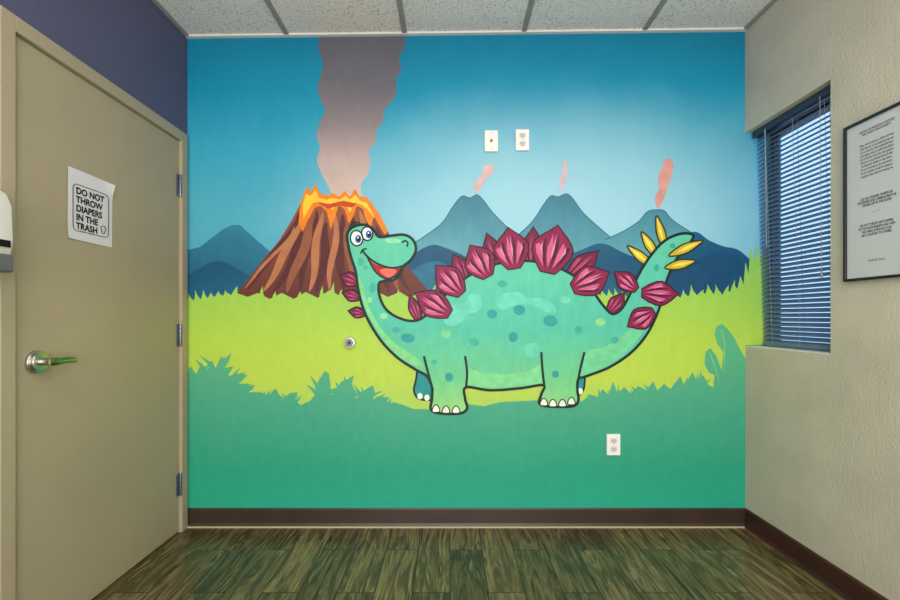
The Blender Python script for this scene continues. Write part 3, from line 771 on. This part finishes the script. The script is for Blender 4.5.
# ================================================================== FRAMED NOTICE
ny0 = side_depth(XR, 847.5); nw = 0.265; ny1 = ny0 - nw
nz1 = side_z(ny0, 128.5); nz0 = side_z(ny0, 282)
nyc, nzc = (ny0 + ny1)/2, (nz0 + nz1)/2
fn = empty('framed_notice', (XR - 0.01, nyc, nzc))
m_blk = base_mat('black_frame', (24, 22, 22), 0.35)
t = 0.010
box('frame_left', (XR - 0.018, ny0 - t, nz0), (XR - 0.0005, ny0, nz1), m_blk, fn, 0.0015)
box('frame_right', (XR - 0.018, ny1, nz0), (XR - 0.0005, ny1 + t, nz1), m_blk, fn, 0.0015)
box('frame_top', (XR - 0.018, ny1 + t, nz1 - t), (XR - 0.0005, ny0 - t, nz1), m_blk, fn, 0.0015)
box('frame_bottom', (XR - 0.018, ny1 + t, nz0), (XR - 0.0005, ny0 - t, nz0 + t), m_blk, fn, 0.0015)
box('sheet', (XR - 0.010, ny1 + t, nz0 + t), (XR - 0.001, ny0 - t, nz1 - t), base_mat('notice_paper', (204, 206, 206), 0.4), fn)
m_txt = base_mat('print_grey', (50, 50, 54), 0.8)
xf = XR - 0.0106
text('heading', 'NOTICE TO PARENTS & VISITORS\nFOR YOUR CHILD’S SAFETY', 0.0115, (xf, nyc, nz1 - 0.052), 'right', m_txt, fn, bold=0.0002, wscale=0.8)
para = '\n'.join(['Please remain with your child at all times', 'while they are in the treatment area and', 'do not leave any child unattended here.', 'Used diapers must be sealed and placed', 'only in the bins marked for that purpose.', 'Hands are to be washed before & after', 'handling food, bottles or clean linens,', 'and toys returned to the wash basket.', 'Ask any member of staff for assistance', 'if supplies in this room are running low.'])
text('paragraph', para, 0.0130, (xf, nyc, nz1 - 0.155), 'right', m_txt, fn, bold=0.0001, wscale=0.62)
text('notice_block_1', 'ALL CELL PHONES, PAGERS OR\nRECORDERS AND CAMERAS MUST BE\nTURNED OFF IN THIS ROOM', 0.0125, (xf, nyc, nz1 - 0.31), 'right', m_txt, fn, bold=0.0003, wscale=0.72)
text('divider', '*  *  *', 0.012, (xf, nyc, nz1 - 0.355), 'right', m_txt, fn)
text('notice_block_2', 'DO NOT THROW ANY DIAPERS\nIN THE WASTE BASKETS AND WIPE\nTHE TABLE AFTER EACH USE\nAS A COURTESY TO OTHERS', 0.0125, (xf, nyc, nz1 - 0.415), 'right', m_txt, fn, bold=0.0003, wscale=0.72)
text('signature', 'THANK YOU', 0.0115, (xf, nyc, nz0 + 0.07), 'right', m_txt, fn)

# ================================================================== LIGHTS
def emis(name, col, st):
    m = bpy.data.materials.new(name); m.use_nodes = True
    b = m.node_tree.nodes['Principled BSDF']; b.inputs['Base Color'].default_value = lin((230, 230, 230))
    b.inputs['Emission Color'].default_value = (*col, 1); b.inputs['Emission Strength'].default_value = st
    return m
m_lens = emis('troffer_lens', (1.0, 0.95, 0.88), 10)
def troffer(cx_, cy_):
    zc_ = zc(cx_) - 0.012
    e = empty('ceiling_light', (cx_, cy_, zc_))
    w, l = 0.29, 0.59
    box('lens', (cx_ - w + 0.02, cy_ - l + 0.02, zc_ - 0.018), (cx_ + w - 0.02, cy_ + l - 0.02, zc_ - 0.012), m_lens, e)
    boxes('housing_rim', [((cx_ - w, cy_ - l, zc_ - 0.02), (cx_ - w + 0.02, cy_ + l, zc_)), ((cx_ + w - 0.02, cy_ - l, zc_ - 0.02), (cx_ + w, cy_ + l, zc_)),
                          ((cx_ - w + 0.02, cy_ - l, zc_ - 0.02), (cx_ + w - 0.02, cy_ - l + 0.02, zc_)), ((cx_ - w + 0.02, cy_ + l - 0.02, zc_ - 0.02), (cx_ + w - 0.02, cy_ + l, zc_))], m_angle, e)
troffer(bx(346.5), 0.1)
troffer(bx(583), 0.1)
# large unseen fill light added at the back of the room, aimed slightly up
la = bpy.data.lights.new('added_soft_fill', 'AREA'); la.shape = 'RECTANGLE'; la.size = 2.6; la.size_y = 1.8
la.energy = 124; la.color = (1.0, 0.965, 0.92)
lo = link(bpy.data.objects.new('added_soft_fill', la)); lo.location = (0.08, YR + 0.15, 1.35)
lo.rotation_euler = (math.radians(90 + 12), 0, 0)

w = bpy.data.worlds.new('World'); sc.world = w; w.use_nodes = True
w.node_tree.nodes['Background'].inputs['Color'].default_value = (0.36, 0.58, 0.9, 1)
w.node_tree.nodes['Background'].inputs['Strength'].default_value = 2.0

# ================================================================== CAMERA
cam = bpy.data.cameras.new('camera'); co = link(bpy.data.objects.new('camera', cam))
co.location = (0, 0, H); co.rotation_euler = (math.pi/2, 0, 0)
cam.sensor_width = 36; cam.lens = F / 900 * 36; cam.shift_y = 18 / 900; cam.clip_start = 0.05
sc.camera = co
